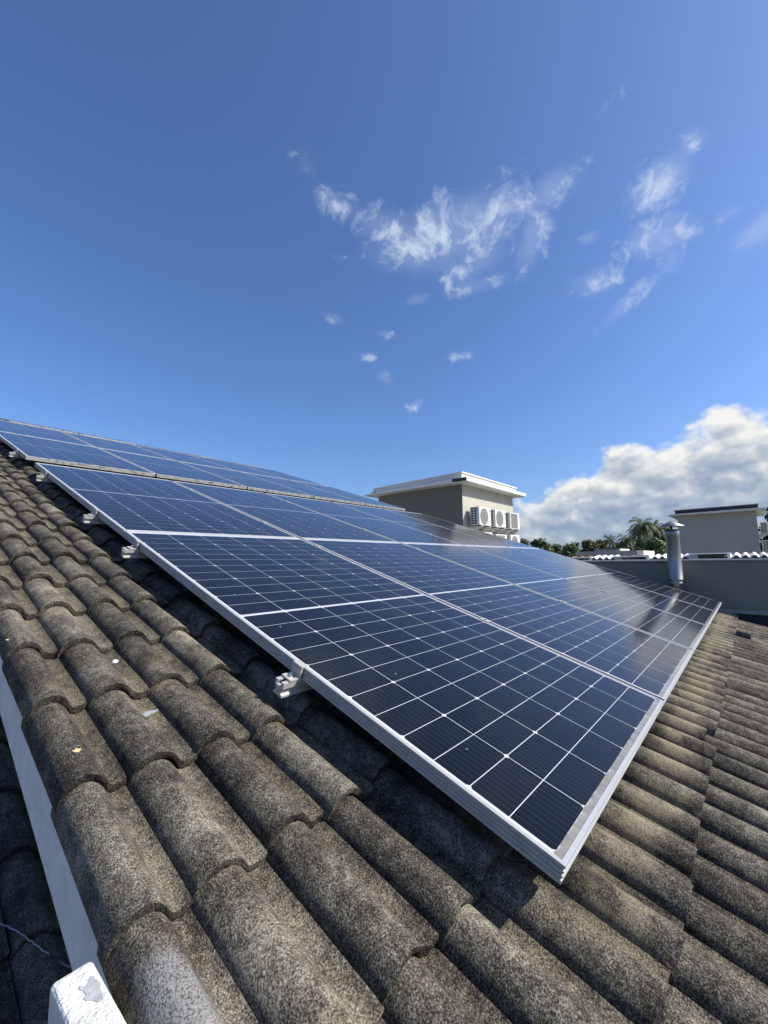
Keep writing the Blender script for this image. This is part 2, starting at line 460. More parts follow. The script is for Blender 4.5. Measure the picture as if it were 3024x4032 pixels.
def coat(b, w=1.0, r=0.115):
    b.inputs['Coat Weight'].default_value = w
    b.inputs['Coat Roughness'].default_value = r
    b.inputs['Coat IOR'].default_value = 1.31
def make_cell_mat():
    m, t, b = new_mat('monocrystalline_cell_under_glass')
    tc = t.node('ShaderNodeTexCoord')
    sx = t.node('ShaderNodeSeparateXYZ')
    t.put(sx.inputs[0], tc.outputs['Object'])
    rnd = t.node('ShaderNodeObjectInfo').outputs['Random']
    # ten silver wires running the long way of the panel (cell width 0.1805)
    w = t.m('FRACT', t.m('DIVIDE', t.m('ADD', sx.outputs[0], 0.00902), 0.01805))
    w = t.m('ABSOLUTE', t.m('SUBTRACT', w, 0.5))
    wire = t.smooth(w, 0.02, 0.055, 1.0, 0.0)
    pos = t.node('ShaderNodeNewGeometry').outputs['Position']
    dust = t.noise(pos, 5.0, 5, 0.6)
    grain = t.noise(pos, 420.0, 2, 0.6)
    base = t.mix(rnd, (0.0016, 0.0019, 0.0042), (0.0030, 0.0034, 0.0068))
    c = t.mix(t.m('MULTIPLY', wire, 0.13), base, (0.16, 0.165, 0.18))
    c = t.mix(t.m('MULTIPLY', t.smooth(dust, 0.40, 0.8), t.m('MULTIPLY', grain, 0.014)), c, (0.40, 0.38, 0.34))
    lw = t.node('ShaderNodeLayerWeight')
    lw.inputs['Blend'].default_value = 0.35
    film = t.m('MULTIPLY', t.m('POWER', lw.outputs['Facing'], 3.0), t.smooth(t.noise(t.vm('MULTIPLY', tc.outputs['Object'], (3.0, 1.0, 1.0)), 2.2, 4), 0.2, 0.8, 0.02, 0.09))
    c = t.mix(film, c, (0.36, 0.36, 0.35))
    # bird-lime and grit specks
    vo = t.node('ShaderNodeTexVoronoi', feature='DISTANCE_TO_EDGE')
    v2 = t.node('ShaderNodeTexVoronoi', feature='F1')
    t.put(v2.inputs['Vector'], pos)
    v2.inputs['Scale'].default_value = 13.0
    sp_ = t.smooth(v2.outputs['Distance'], 0.028, 0.05, 0.75, 0.0)
    c = t.mix(t.m('MULTIPLY', sp_, t.smooth(t.noise(pos, 3.0, 2), 0.45, 0.62)), c, (0.35, 0.35, 0.34))
    t.n.remove(vo)
    t.put(b.inputs['Base Color'], c)
    b.inputs['Roughness'].default_value = 0.5
    b.inputs['Specular IOR Level'].default_value = 0.03
    coat(b)
    return m
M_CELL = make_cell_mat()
def make_backsheet():
    m, t, b = new_mat('white_backsheet_under_dusty_glass')
    tc = t.node('ShaderNodeTexCoord')
    sx = t.node('ShaderNodeSeparateXYZ')
    t.put(sx.inputs[0], tc.outputs['Object'])
    n = t.noise(tc.outputs['Object'], 30.0, 5, 0.6)
    edge = t.smooth(t.m('ADD', sx.outputs[1], t.m('MULTIPLY', t.m('SUBTRACT', n, 0.5), 0.02)), 0.022, 0.030, 1.0, 0.0)
    c = t.mix(t.m('MULTIPLY', edge, 0.92), (0.46, 0.475, 0.49), t.ramp(n, [(0.3, (0.08, 0.072, 0.06)), (0.7, (0.20, 0.18, 0.145))]))
    t.put(b.inputs['Base Color'], c)
    b.inputs['Roughness'].default_value = 0.6
    coat(b)
    return m
M_BACK = make_backsheet()

def simple(name, col, rough=0.6, metallic=0.0, spec=None):
    m, t, b = new_mat(name)
    n = t.noise(t.node('ShaderNodeTexCoord').outputs['Object'], 40.0, 3, 0.6)
    t.put(b.inputs['Base Color'], t.ramp(n, [(0.3, tuple(c * 0.88 for c in col)), (0.7, tuple(min(1, c * 1.1) for c in col))]))
    b.inputs['Roughness'].default_value = rough
    b.inputs['Metallic'].default_value = metallic
    return m
M_ACBODY = simple('ivory_ac_casing', (0.58, 0.57, 0.53), 0.45)
M_ACDARK = simple('dark_coil', (0.035, 0.045, 0.065), 0.5)
M_ACGRILL = simple('grey_fan_grille', (0.20, 0.20, 0.18), 0.5)
M_ACRIB = simple('grille_wire', (0.36, 0.35, 0.32), 0.5)
M_BADGE = simple('blue_badge', (0.10, 0.42, 0.62), 0.4)
M_GREYPANEL = simple('grey_panel', (0.33, 0.33, 0.33), 0.7)
M_BLACK = simple('black_gap', (0.01, 0.01, 0.011), 0.9)
M_DARKPARAPET = simple('dark_stained_fascia', (0.035, 0.037, 0.04), 0.8)
M_CABLE = simple('pale_cable', (0.30, 0.31, 0.33), 0.5)
M_DRYLEAF = simple('dry_leaf', (0.62, 0.42, 0.20), 0.8)
M_PEBBLE = simple('white_pebble', (0.7, 0.69, 0.67), 0.8)
M_SHARD = simple('slate_shard', (0.26, 0.27, 0.29), 0.6)
M_STAIN = plaster('grey_plaster_patch', (0.40, 0.41, 0.41), 0.35, 0.9, 25.0, 0.3)
def glass_dark():
    m, t, b = new_mat('dark_window_glass')
    b.inputs['Base Color'].default_value = (0.012, 0.015, 0.016, 1)
    b.inputs['Roughness'].default_value = 0.06
    return m
M_GLASS = glass_dark()
def leaf_mat(name, a, bcol, trans=0.25):
    m, t, b = new_mat(name)
    g = t.node('ShaderNodeNewGeometry')
    p = t.noise(g.outputs['Position'], 0.5, 3, 0.6)
    k = t.m('ADD', t.m('MULTIPLY', g.outputs['Random Per Island'], 0.6), t.m('MULTIPLY', p, 0.4))
    c = t.ramp(k, [(0.15, a), (0.85, bcol)])
    t.put(b.inputs['Base Color'], c)
    b.inputs['Roughness'].default_value = 0.6
    tr = t.node('ShaderNodeBsdfTranslucent')
    t.put(tr.inputs[0], c)
    ms = t.node('ShaderNodeMixShader')
    ms.inputs[0].default_value = trans
    t.l.new(b.outputs[0], ms.inputs[1])
    t.l.new(tr.outputs[0], ms.inputs[2])
    t.l.new(ms.outputs[0], t.n['Material Output'].inputs[0])
    return m
M_LEAF_DARK = leaf_mat('dark_green_leaves', (0.020, 0.036, 0.012), (0.065, 0.105, 0.032))
M_LEAF_MID = leaf_mat('mid_green_leaves', (0.035, 0.062, 0.016), (0.12, 0.18, 0.05))
M_LEAF_BROWN = leaf_mat('olive_brown_leaves', (0.045, 0.045, 0.018), (0.15, 0.125, 0.055))
M_PALM = leaf_mat('palm_fronds', (0.030, 0.048, 0.018), (0.12, 0.15, 0.055))
M_BARK = simple('grey_bark', (0.12, 0.10, 0.08), 0.9)

# ------------------------------------------------------------------ ground
g = MB()
g.add([(-1800, -1800, -6.0), (1800, -1800, -6.0), (1800, 1800, -6.0), (-1800, 1800, -6.0)], [(0, 1, 2, 3)])
tag(g.build('ground', M_GROUND), kind='structure')

# ------------------------------------------------------------------ roof tiles
A, B = 0.1445, 0.2984          # tile cover width and gauge
TN = -0.166                   # trough level below the panel plane
PROF = [(0, -0.001), (0.03, 0.014), (0.08, 0.0258), (0.16, 0.0370), (0.25, 0.0433), (0.35, 0.0455), (0.45, 0.0436), (0.53, 0.0382), (0.60, 0.0298),
        (0.66, 0.0195), (0.705, 0.0100), (0.74, 0.0034), (0.77, 0.0012), (0.85, 0.0002), (0.93, 0.0018), (1.0, 0.0080)]
def prof(s):
    for (a, fa), (b, fb) in zip(PROF, PROF[1:]):
        if s <= b:
            k = (s - a) / (b - a)
            return fa + (fb - fa) * k
    return PROF[-1][1]
def tile_arrays(seed, nu, nv, rough=1.0, length=0.335, th=0.0205, notch=False):
    """one barrel tile; x 0..A across, y 0 (upper end) .. -length (lower lip)"""
    vs_, fs = [], []
    us = [s for s, _ in PROF] if nu == 0 else [i / (nu - 1) for i in range(nu)]
    n_ = len(us)
    def nz(x, y, z, sc):
        return mnoise.noise(Vector((x * sc + seed * 13.1, y * sc + seed * 7.7, z * sc + 3.3)))
    rise = th + 0.0015
    for side in (0, 1):                       # 0 top, 1 bottom
        for j in range(nv):
            q = j / (nv - 1)
            y = -length * q
            for i, s in enumerate(us):
                x = 0.001 + s * (A - 0.0025)
                z = prof(s)
                yy = y
                lip = max(0.0, (q - 0.82) / 0.18)
                if side == 0:
                    z += rise * (-y / B)
                    z += rough * 0.0011 * nz(x, y, 0, 18) + rough * 0.0005 * nz(x, y, 1, 70)
                    z -= 0.0020 * lip ** 6
                else:
                    z += rise * (-y / B) - th
                    z += rough * 0.0010 * nz(x, y, 5, 60)
                if q > 0.97:
                    yy += rough * (0.0022 * nz(x, 0, side, 40) + 0.0026 * nz(x, 0, side, 150))
                    z += rough * 0.0011 * nz(x, 2, side, 150)
                    if notch and 0.62 < s < 0.86:
                        yy += 0.007 * math.sin((s - 0.62) / 0.24 * math.pi)
                    if side == 1:
                        yy += 0.002
                vs_.append((x, yy, z))
    N = n_ * nv
    for j in range(nv - 1):
        for i in range(n_ - 1):
            a = j * n_ + i
            fs.append((a, a + n_, a + n_ + 1, a + 1))
            fs.append((N + a, N + a + 1, N + a + n_ + 1, N + a + n_))
    # lip (with one middle row pushed out unevenly), upper end and the two sides
    base = len(vs_)
    for i, s in enumerate(us):
        p, q_ = Vector(vs_[(nv - 1) * n_ + i]), Vector(vs_[N + (nv - 1) * n_ + i])
        m_ = (p + q_) / 2
        m_.y += -0.0015 - rough * 0.0040 * nz(m_.x, 0, 4, 110)
        m_.z += rough * 0.0025 * nz(m_.x, 0, 6, 130)
        vs_.append(tuple(m_))
    lip_faces = []
    for i in range(n_ - 1):
        lip_faces += [len(fs), len(fs) + 1]
        a, b_ = (nv - 1) * n_ + i, N + (nv - 1) * n_ + i
        fs.append((a, base + i, base + i + 1, a + 1))
        fs.append((base + i, b_, b_ + 1, base + i + 1))
        fs.append((i, i + 1, N + i + 1, N + i))
    for j in range(nv - 1):
        a = j * n_
        fs.append((a, N + a, N + a + n_, a + n_))
        a = j * n_ + n_ - 1
        fs.append((a, a + n_, N + a + n_, N + a))
    tile_arrays.lip = lip_faces
    return vs_, fs
def tile_mesh(seed, nu, nv, mat, rough=1.0, notch=False):
    v_, f_ = tile_arrays(seed, nu, nv, rough, notch=notch)
    me = bpy.data.meshes.new('roof_tile')
    me.from_pydata(v_, [], f_)
    me.polygons.foreach_set('use_smooth', [True] * len(f_))
    me.materials.append(mat)
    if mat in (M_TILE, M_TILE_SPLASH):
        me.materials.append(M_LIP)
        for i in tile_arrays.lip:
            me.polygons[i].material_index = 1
    bm = bmesh.new()
    bm.from_mesh(me)
    bmesh.ops.recalc_face_normals(bm, faces=bm.faces)
    for e in bm.edges:
        if len(e.link_faces) == 2 and e.calc_face_angle(0) > R(48):
            e.smooth = False
    bm.to_mesh(me)
    bm.free()
    return me
TILE_NEAR = [tile_mesh(s, 25, 14, M_TILE, 1.0, notch=(s in (2, 5))) for s in range(10)]
TILE_MID = [tile_mesh(20 + s, 15, 6, M_TILE, 0.9) for s in range(4)]
TILE_SPLASH = tile_mesh(3, 25, 14, M_TILE_SPLASH, 1.0)

B_INV = cam.matrix_world.inverted()
F_PX = 15.033 / 36.0 * 1024
def in_view(p, margin=40):
    q = B_INV @ p
    if q.z > -0.05:
        return None
    x, y = 384 + F_PX * q.x / -q.z, 512 - F_PX * q.y / -q.z
    if -margin < x < 768 + margin and -margin < y < 1024 + margin:
        return -q.z
    return None

house = empty('tiled_house', roof_pt(0, 0, 0), mat=RF,
              label='house under the sloping dark concrete barrel tile roof that carries the solar panels', cat='house')
lower = empty('lower_roof', roof_pt(0, 0, 0), mat=RF,
              label='lower dark barrel tile roof in shade, left of the white wall at the bottom left corner', cat='roof')
U0 = -0.590
V0 = -0.141                       # lower end of the course just under the panels
cells_ = []
for k in range(-4, 34):
    vlow = V0 + B * k
    vtop = vlow + B                # y=0 of the tile sits one gauge above its lip
    umax = 5.98 if k >= 0 else (5.62 if k == -1 else 5.55)
    j = 0
    while U0 + A * (j + 1) < umax + 0.02:
        u = U0 + A * j
        ju = rng.uniform(-0.0025, 0.0025)
        jv = rng.uniform(-0.007, 0.007)
        jz = rng.uniform(-0.0012, 0.0012)
        slipped = False
        if k == -1 and j in (34, 35, 36):
            jv -= 0.15             # a slipped tile leaves a dark slot above it
            jz += 0.004
        if k == 0 and j == 13:
            jv += 0.03
        under = (0.09 < u < 5.55 and 0.12 < vlow < 4.4) or (0.20 < u and 4.4 <= vlow) or (vlow > 9.6)
        d = in_view(roof_pt(u + A / 2, vlow + B / 2, -0.11))
        cells_.append((1e9 if (under or d is None) else d, k, j, u + ju, vtop + jv, TN + jz))
        j += 1
cells_.sort()
seen = [c for c in cells_ if c[0] < 1e8][:300]
rest = cells_[len(seen):]
for n_, (d, k, j, u, v, z) in enumerate(seen):
    if (k, j) == (1, 0):
        me = TILE_SPLASH
    elif d < 4.5:
        me = TILE_NEAR[rng.randrange(len(TILE_NEAR))]
    else:
        me = TILE_MID[rng.randrange(len(TILE_MID))]
    o = link('roof_tile', me, house, (u, v, z))
    o.rotation_euler = (rng.uniform(-.004, .004), rng.uniform(-.012, .012), rng.uniform(-.007, .007))
    if j == 0:                       # verge tiles are cut narrower
        o.scale.x = 0.82
        o.location.x += A * 0.18
def join_tiles(name, items, parent, mat, nu=0, nv=3):
    vv, ff = [], []
    base = 0
    proto = [tile_arrays(50 + s, nu, nv, 0.6) for s in range(3)]
    for (u, v, z) in items:
        pv, pf = proto[rng.randrange(3)]
        vv += [(a + u, b + v, c + z) for a, b, c in pv]
        ff += [tuple(i + base for i in f) for f in pf]
        base += len(pv)
    me = bpy.data.meshes.new(name)
    me.from_pydata(vv, [], ff)
    me.polygons.foreach_set('use_smooth', [True] * len(ff))
    me.materials.append(mat)
    me.update()
    try:
        me.set_sharp_from_angle(angle=R(48))
    except Exception:
        pass
    o = link(name, me, parent)
    tag(o, kind='stuff')
    return o
join_tiles('roof_tiles', [(u, v, z) for _, k, j, u, v, z in rest], house, M_TILE_FAR)
# deck under the tiles, gable wall and the house body
dk = MB()
dk.box(-0.37, 5.93, -1.2, 10.05, TN - 0.095, TN - 0.034)
dk.build('roof_deck', M_DECK, house)
def xz(v, n):
    p = roof_pt(0, v, n)
    return (p.x, p.z)
hb = MB()
apex = xz(10.0, TN - 0.09)
eave = xz(-1.15, TN - 0.09)
hb.prism([eave, apex, (apex[0] - 9.5, apex[1] - 3.1), (apex[0] - 9.5, -5.99), (eave[0] - 0.25, -5.99), (eave[0] - 0.25, eave[1] + 0.02)], 'y', -0.378, 5.90)
w_ = hb.build('wall', M_WHITE_DIRTY)
w_.parent = house
w_.matrix_parent_inverse = (Matrix.Translation(roof_pt(0, 0, 0)) @ RF).inverted()
fb = MB()                                                            # thin white board closing the gable between wall and tiles
fb.box(-0.530, -0.518, -0.2, 10.0, -0.400, TN - 0.023)
fb.build('gable_board', M_WHITE_DIRTY, house)
# ridge caps
rc = MB()
for a in range(1):
    pass
def ridge_mesh(seed):
    m_ = MB()
    n, L = 9, 6
    vs_, fs = [], []
    for s_ in (0, 1):
        for j in range(L):
            for i in range(n):
                th = math.pi * i / (n - 1)
                r = 0.105 - 0.014 * s_ + 0.006 * (j / (L - 1)) + 0.002 * mnoise.noise(Vector((i * .7, j * .8, seed + s_ * 5)))
                vs_.append((0.36 * j / (L - 1) - 0.01, -r * math.cos(th), 0.62 * r * math.sin(th)))
    N = n * L
    for j in range(L - 1):
        for i in range(n - 1):
            a = j * n + i
            fs += [(a, a + 1, a + n + 1, a + n), (N + a, N + a + n, N + a + n + 1, N + a + 1)]
    for i in range(n - 1):
        e = (L - 1) * n + i
        fs += [(e, e + 1, N + e + 1, N + e), (i, N + i, N + i + 1, i + 1)]
    m_.add(vs_, fs, True)
    return m_.mesh('ridge_tile', M_TILE_FAR)
RM = [ridge_mesh(s) for s in range(3)]
for i in range(18):
    o = link('ridge_tile', RM[i % 3], house, (-0.6 + 0.35 * i, 10.14, -0.092 + rng.uniform(-.004, .006)))
    o.rotation_euler = (-PITCH * 0.6, rng.uniform(-.015, .015), rng.uniform(-.01, .01))
# lower roof
for k in range(-2, 8):
    for j in range(12):
        u = -0.507 - A * j
        v = 1.39 + B * (k - 3) + B
        z = -0.872
        if j < 6:
            o = link('roof_tile', TILE_NEAR[rng.randrange(len(TILE_NEAR))], lower, (u + rng.uniform(-.002, .002), v + rng.uniform(-.006, .006), z))
            o.rotation_euler = (0, rng.uniform(-.012, .012), rng.uniform(-.006, .006))
join_tiles('roof_tiles', [(-0.507 - A * j, 1.39 + B * (k - 3) + B, -0.872) for j in range(12) for k in range(-4, 16) if not (j < 6 and -2 <= k < 8)], lower, M_TILE_FAR)
dk = MB()
dk.box(-2.3, -0.385, -0.5, 5.0, -0.96, -0.90)
dk.build('roof_deck', M_DECK, lower)
lw = MB()
a_, b_ = xz(5.0, -0.965), xz(-0.45, -0.965)
lw.prism([b_, a_, (a_[0], -5.99), (b_[0], -5.99)], 'y', -2.25, -0.40)
o = lw.build('wall', M_WHITE)
o.parent = lower
o.matrix_parent_inverse = RF.inverted()

# white block sticking out of the gable under the verge tiles
HOUSE_INV = (Matrix.Translation(roof_pt(0, 0, 0)) @ RF).inverted()
p = MB()
p.box(-0.458, -0.24, -0.626, -0.577, -0.075, -0.012)
vb = bevel(p.build('verge_block', M_BLOCK, house), 0.007, 3)
vb.matrix_parent_inverse = HOUSE_INV
p = MB()
ring = [(-0.405 + 0.020 * math.cos(a) * (1 + 0.35 * math.sin(3 * a + 1) + 0.15 * math.sin(7 * a)), -0.593 + 0.012 * math.sin(a) * (1 + 0.3 * math.cos(2 * a) + 0.2 * math.sin(5 * a))) for a in [2 * math.pi * i / 18 for i in range(18)]]
p.prism(ring, 'z', -0.013, -0.0112)
p.build('plaster_patch', M_STAIN, vb)
p = MB()
p.box(-0.44, -0.27, -0.615, -0.380, -0.190, -0.105)
p.box(-0.44, -0.27, -0.615, -0.5775, -0.105, -0.0755)
cb_ = p.build('corbel', M_DARKPARAPET, house)
cb_.matrix_parent_inverse = HOUSE_INV

# ------------------------------------------------------------------ solar panels
PW, PL, PH = 1.134, 2.278, 0.035
LIP = 0.0095
CU, CV = 0.1807, 0.0895
PU, PV = 0.1830, 0.0915
def frame_mesh(name, mat):
    prof_ = [(0.0004, 0.0), (0, -0.0006), (0, -0.0055), (0.0022, -0.0065), (0.0022, -0.0095), (0, -0.0105), (0, -0.0145), (0.0022, -0.0155), (0.0022, -0.0185), (0, -0.0195),
             (0, -0.0235), (0.0022, -0.0245), (0.0022, -0.0275), (0, -0.0285), (0, -PH), (0.024, -PH), (0.024, -0.033), (0.003, -0.033), (0.003, -0.0055), (LIP, -0.0055), (LIP, 0)]
    n = len(prof_)
    corners = [((0, 0), (1, 1)), ((PW, 0), (-1, 1)), ((PW, PL), (-1, -1)), ((0, PL), (1, -1))]
    vs_, fs = [], []
    for (cx, cy), (dx, dy) in corners:
        vs_ += [(cx + dx * w, cy + dy * w, z) for w, z in prof_]
    for k in range(4):
        for i in range(n):
            j = (i + 1) % n
            k2 = (k + 1) % 4
            fs.append((k * n + i, k2 * n + i, k2 * n + j, k * n + j))
    m_ = MB()
    m_.add(vs_, fs)
    return m_.mesh(name, mat)
FR_NEW = frame_mesh('frame', M_ALU)
FR_OLD = frame_mesh('frame', M_ALU_OLD)
bk = MB()
bk.box(0.004, PW - 0.004, 0.004, PL - 0.004, -0.0050, -0.0016)
BACK = bk.mesh('backsheet', M_BACK)
def cell_mesh(top):
    ch = 0.0065
    pts = [(0, 0), (CU, 0), (CU, CV - ch), (CU - ch, CV), (ch, CV), (0, CV - ch)]
    if not top:
        pts = [(x, CV - y) for x, y in pts][::-1]
    m_ = MB()
    n = len(pts)
    m_.add([(x, y, -0.0014) for x, y in pts] + [(x, y, -0.00165) for x, y in pts],
           [tuple(range(n))] + [(i, n + i, n + (i + 1) % n, (i + 1) % n) for i in range(n)])
    return m_.mesh('solar_cell', M_CELL)
CELL = [cell_mesh(True), cell_mesh(False)]
X0 = (PW - (6 * PU - (PU - CU))) / 2
H12 = 12 * PV - (PV - CV)
GAPC = 0.015
Y0 = (PL - 2 * H12 - GAPC) / 2 - 0.011
cell_xy = []
for c in range(6):
    for r in range(24):
        y = Y0 + r * PV if r < 12 else Y0 + H12 + GAPC + (r - 12) * PV
        cell_xy.append((X0 + c * PU, y, r % 2))
def make_panel(name, frame, singles):
    root = empty(name, mat=RF)
    link('frame', frame, root)
    link('backsheet', BACK, root)
    if singles:
        for x, y, s in cell_xy:
            link('solar_cell', CELL[1 - s], root, (x, y, 0))
    else:
        m_ = MB()
        for x, y, s in cell_xy:
            src = CELL[1 - s]
            nv = len(src.vertices)
            m_.add([(v.co.x + x, v.co.y + y, v.co.z) for v in src.vertices], [tuple(range(nv // 2))])
        tag(link('solar_cells', m_.mesh('solar_cells', M_CELL), root), kind='stuff')
    return root
ORD = ['first', 'second', 'third', 'fourth', 'fifth']
proto = make_panel('solar_panel', FR_NEW, True)
GU = 0.020
first = True
def where(j):
    return {0: 'at the near edge', 1: 'second from the near edge', 2: 'in the middle of its row', 3: 'second from the far end', 4: 'at the far end'}[j]
for row in range(2):
    for j in range(5):
        o = proto if first else copy_tree(proto)
        first = False
        o.matrix_world = Matrix.Translation(roof_pt(j * (PW + GU), row * (PL + 0.005), 0)) @ RF
        tag(o, 'dark solar panel %s, %s row of front array' % (where(j), ['bottom', 'upper'][row]), 'solar panel', 'solar panels of the front array')
proto = make_panel('solar_panel', FR_OLD, False)
first = True
for row in range(2):
    for j in range(5):
        o = proto if first else copy_tree(proto)
        first = False
        o.matrix_world = Matrix.Translation(roof_pt(0.0 + j * (PW + GU), 4.965 + row * (PL + 0.02), 0.0)) @ RF
        tag(o, 'blue solar panel %s, %s row of stained rear array' % (where(j), ['lower', 'upper'][row]), 'solar panel', 'solar panels of the rear array')
for j in range(2):
    o = copy_tree(proto)
    o.matrix_world = Matrix.Translation(roof_pt(0.46 + j * 1.01, 9.60, 0.012)) @ RF @ Matrix.Rotation(R(-2.2), 4, 'X') @ Matrix.Diagonal((0.86, 0.50, 1, 1))
    tag(o, ['solar panel lying over the roof ridge at the far upper left corner', 'solar panel over the roof ridge, right beside the one at the left corner'][j], 'solar panel', 'solar panels on the ridge')

# rails with end clamps and mid clamps
def rail_profile():
    # (v, n) outline with a groove in each side and an open slot on top
    return [(-0.020, 0), (-0.007, 0), (-0.007, -0.004), (-0.013, -0.004), (-0.013, -0.014), (0.013, -0.014), (0.013, -0.004), (0.007, -0.004), (0.007, 0), (0.020, 0),
            (0.020, -0.016), (0.013, -0.019), (0.013, -0.033), (0.020, -0.036), (0.020, -0.042), (-0.020, -0.042), (-0.020, -0.036), (-0.013, -0.033), (-0.013, -0.019), (-0.020, -0.016)]
rm = MB()
pr = rail_profile()
rm.prism(pr, 'x', -0.062, 5.80)
RAIL = rm.mesh('channel', M_RAIL)
ec = MB()
ec.box(-0.010, 0.0095, -0.021, 0.021, 0.0006, 0.0036)
ec.box(-0.0100, -0.0050, -0.021, 0.021, -0.0300, 0.0006)
ec.box(-0.0420, -0.0050, -0.021, 0.021, -0.0345, -0.0300)
ec.box(-0.0125, -0.0100, -0.021, 0.021, -0.012, -0.006)
ECL = ec.mesh('end_clamp', M_RAIL)
bo = MB()
bo.lathe([(0.0062, -0.0300), (0.0062, -0.0290)], 16)
bo.lathe([(0.0050, -0.0290), (0.0050, -0.0200), (0.0042, -0.0185)], 10)
BOLT = bo.mesh('bolt', M_BOLT)
mc = MB()
mc.box(-0.020, 0.020, -0.022, 0.022, 0.0006, 0.0034)
mc.box(-0.006, 0.006, -0.018, 0.018, -0.030, 0.0006)
mc.lathe([(0.0055, 0.0034), (0.0055, 0.0085)], 10)
MCL = mc.mesh('mid_clamp', M_ALU)
ft = MB()
ft.box(-0.02, 0.02, -0.03, 0.03, -0.066, -0.0615)
ft.box(-0.02, 0.02, 0.021, 0.025, -0.0620, -0.010)
FOOT = ft.mesh('foot', M_RAIL)
RL = [(0.765, 0), (2.065, 0), (2.74, 0), (4.07, 0), (5.37, 0), (6.65, 0), (7.75, 0), (9.0, 0)]
NAMES = ['lowest of all the rails, nearest the camera', 'second rail from the bottom, just below the panel row joint', 'third rail from the bottom, above the panel row joint',
         'fourth rail from the bottom, near the top of the front array', 'fifth rail up, under the lower edge of the rear array',
         'under the lower row of the rear array, above the fifth rail', 'first rail under the upper row of the rear array', 'topmost, close to the ridge']
for (v, _), nm in zip(RL, NAMES):
    root = empty('mounting_rail', roof_pt(0, v, -0.0355), mat=RF, label='aluminium mounting rail, ' + nm, cat='rail', group='mounting rails under the panels')
    link('channel', RAIL, root)
    c_ = link('end_clamp', ECL, root, (0, 0, 0.0355))
    link('bolt', BOLT, c_, (-0.026, 0, 0))
    for j in range(1, 5):
        link('mid_clamp', MCL, root, (j * (PW + GU) - GU / 2, 0, 0.0355))
    for u in (0.35, 1.55, 2.8, 4.0, 5.2):
        link('foot', FOOT, root, (u, 0, 0))
# ------------------------------------------------------------------ chimney flue
fl = empty('chimney_flue', (-0.452, 5.90, -0.35), label='shiny round steel flue pipe with a conical rain cap, in front of the grey wall', cat='chimney')
p = MB()
p.lathe([(0.079, 0), (0.079, 0.55), (0.0815, 0.553), (0.0815, 0.566), (0.079, 0.569), (0.079, 0.60), (0.0815, 0.603), (0.0815, 0.612), (0.079, 0.615),
         (0.079, 1.17), (0.0815, 1.173), (0.0815, 1.255), (0.0775, 1.255), (0.0775, 1.16)], 40)
p.build('pipe', M_STEEL, fl)
p = MB()
p.lathe([(0.001, 1.370), (0.020, 1.360), (0.150, 1.296), (0.150, 1.290), (0.001, 1.352)], 36, caps=False)
p.build('rain_cap', M_STEEL, fl)
for a in range(3):
    an = 0.5 + a * 2.094
    p = MB()
    cx, cy = 0.0835 * math.cos(an), 0.0835 * math.sin(an)
    p.tube([(cx, cy, 1.20), (cx, cy, 1.325)], 0.0045, 6)
    p.build('strut', M_STEEL, fl)
p = MB()
p.lathe([(0.012, 1.20), (0.012, 1.35)], 10)
p.build('spindle', M_DARKPARAPET, fl)

# ------------------------------------------------------------------ grey wall at the far verge
gw = empty('grey_wall', (0, 6.05, -6), label='long plain grey rendered wall behind the flue and the far tile edge', cat='wall')
p = MB()
p.box(-3.4, 7.0, 0.0, 0.20, 0, 6.482)
p.build('wall', M_GREYWALL, gw)
p = MB()
p.box(-3.42, 7.0, -0.018, 0.22, 6.482, 6.505)
bevel(p.build('coping', M_SLABGREY, gw), 0.004)
p = MB()
vs_, fs = [], []
n = 60
for i in range(n + 1):
    x = -3.4 + 10.4 * i / n
    a = 0.006 * mnoise.noise(Vector((x * 3, 0, 0))) + 0.004 * mnoise.noise(Vector((x * 11, 0, 2)))
    vs_ += [(x, -0.055 + a, 5.850 + a), (x, -0.06 + a, 5.878 + a), (x, 0.0, 5.888), (x, 0.0, 5.845)]
for i in range(n):
    for k in range(4):
        b0, b1 = i * 4, (i + 1) * 4
        fs.append((b0 + k, b0 + (k + 1) % 4, b1 + (k + 1) % 4, b1 + k))
p.add(vs_, fs)
p.build('mortar_ledge', M_MORTAR, gw)
p = MB()
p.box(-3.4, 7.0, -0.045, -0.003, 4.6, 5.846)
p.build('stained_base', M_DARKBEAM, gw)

# ------------------------------------------------------------------ neighbouring block with white tiled edge
nb = empty('white_tiled_house', (0, 11, -6), label='neighbouring house with white painted barrel tiles and low roof windows behind the grey wall', cat='house')
p = MB()
p.box(-5.4, 5.0, -4.7, 0.02, 0, 6.25)
p.build('flat_roof_body', M_SLABGREY, nb)
p = MB()
p.box(-5.4, 5.0, 0.03, 6.0, 0, 6.42)
p.build('wall', M_CREAM, nb)
WT = [tile_mesh(70 + s, 13, 3, M_WHITE_TILE, 0.4) for s in range(3)]
def clear_of_window(x):
    return not any(a - 0.02 < x < b - 0.12 for a, b in ((-3.72, -2.77), (-2.26, -1.5), (-0.745, 0.0)))
for k in range(2):
    for j in range(60):
        x = -4.4 + 0.148 * j
        if x > 4.6 or (not clear_of_window(x) and not (k == 1 and False)):
            continue
        o = link('roof_tile', WT[(j + k) % 3], nb, (x, 0.29 + 0.27 * k, 6.562 + 0.030 * k))
        o.rotation_euler = (R(10), 0, 0)
        o.scale = (1.0, 0.9, 1.15)
p = MB()
p.prism([(0.03, 6.425), (0.9, 6.425), (0.9, 6.585), (0.62, 6.585), (0.03, 6.50)], 'x', -4.4, 4.6)
p.build('roof_bed', M_WHITE_TILE, nb)
p = MB()
for j in range(40):
    x = -4.3 + 0.22 * j
    p.tube([(x, 0.95, 6.50), (x, 1.5, 6.575), (x, 5.2, 6.30)], 0.055, 8)
tag(p.build('red_tiles', M_RED, nb), kind='stuff')
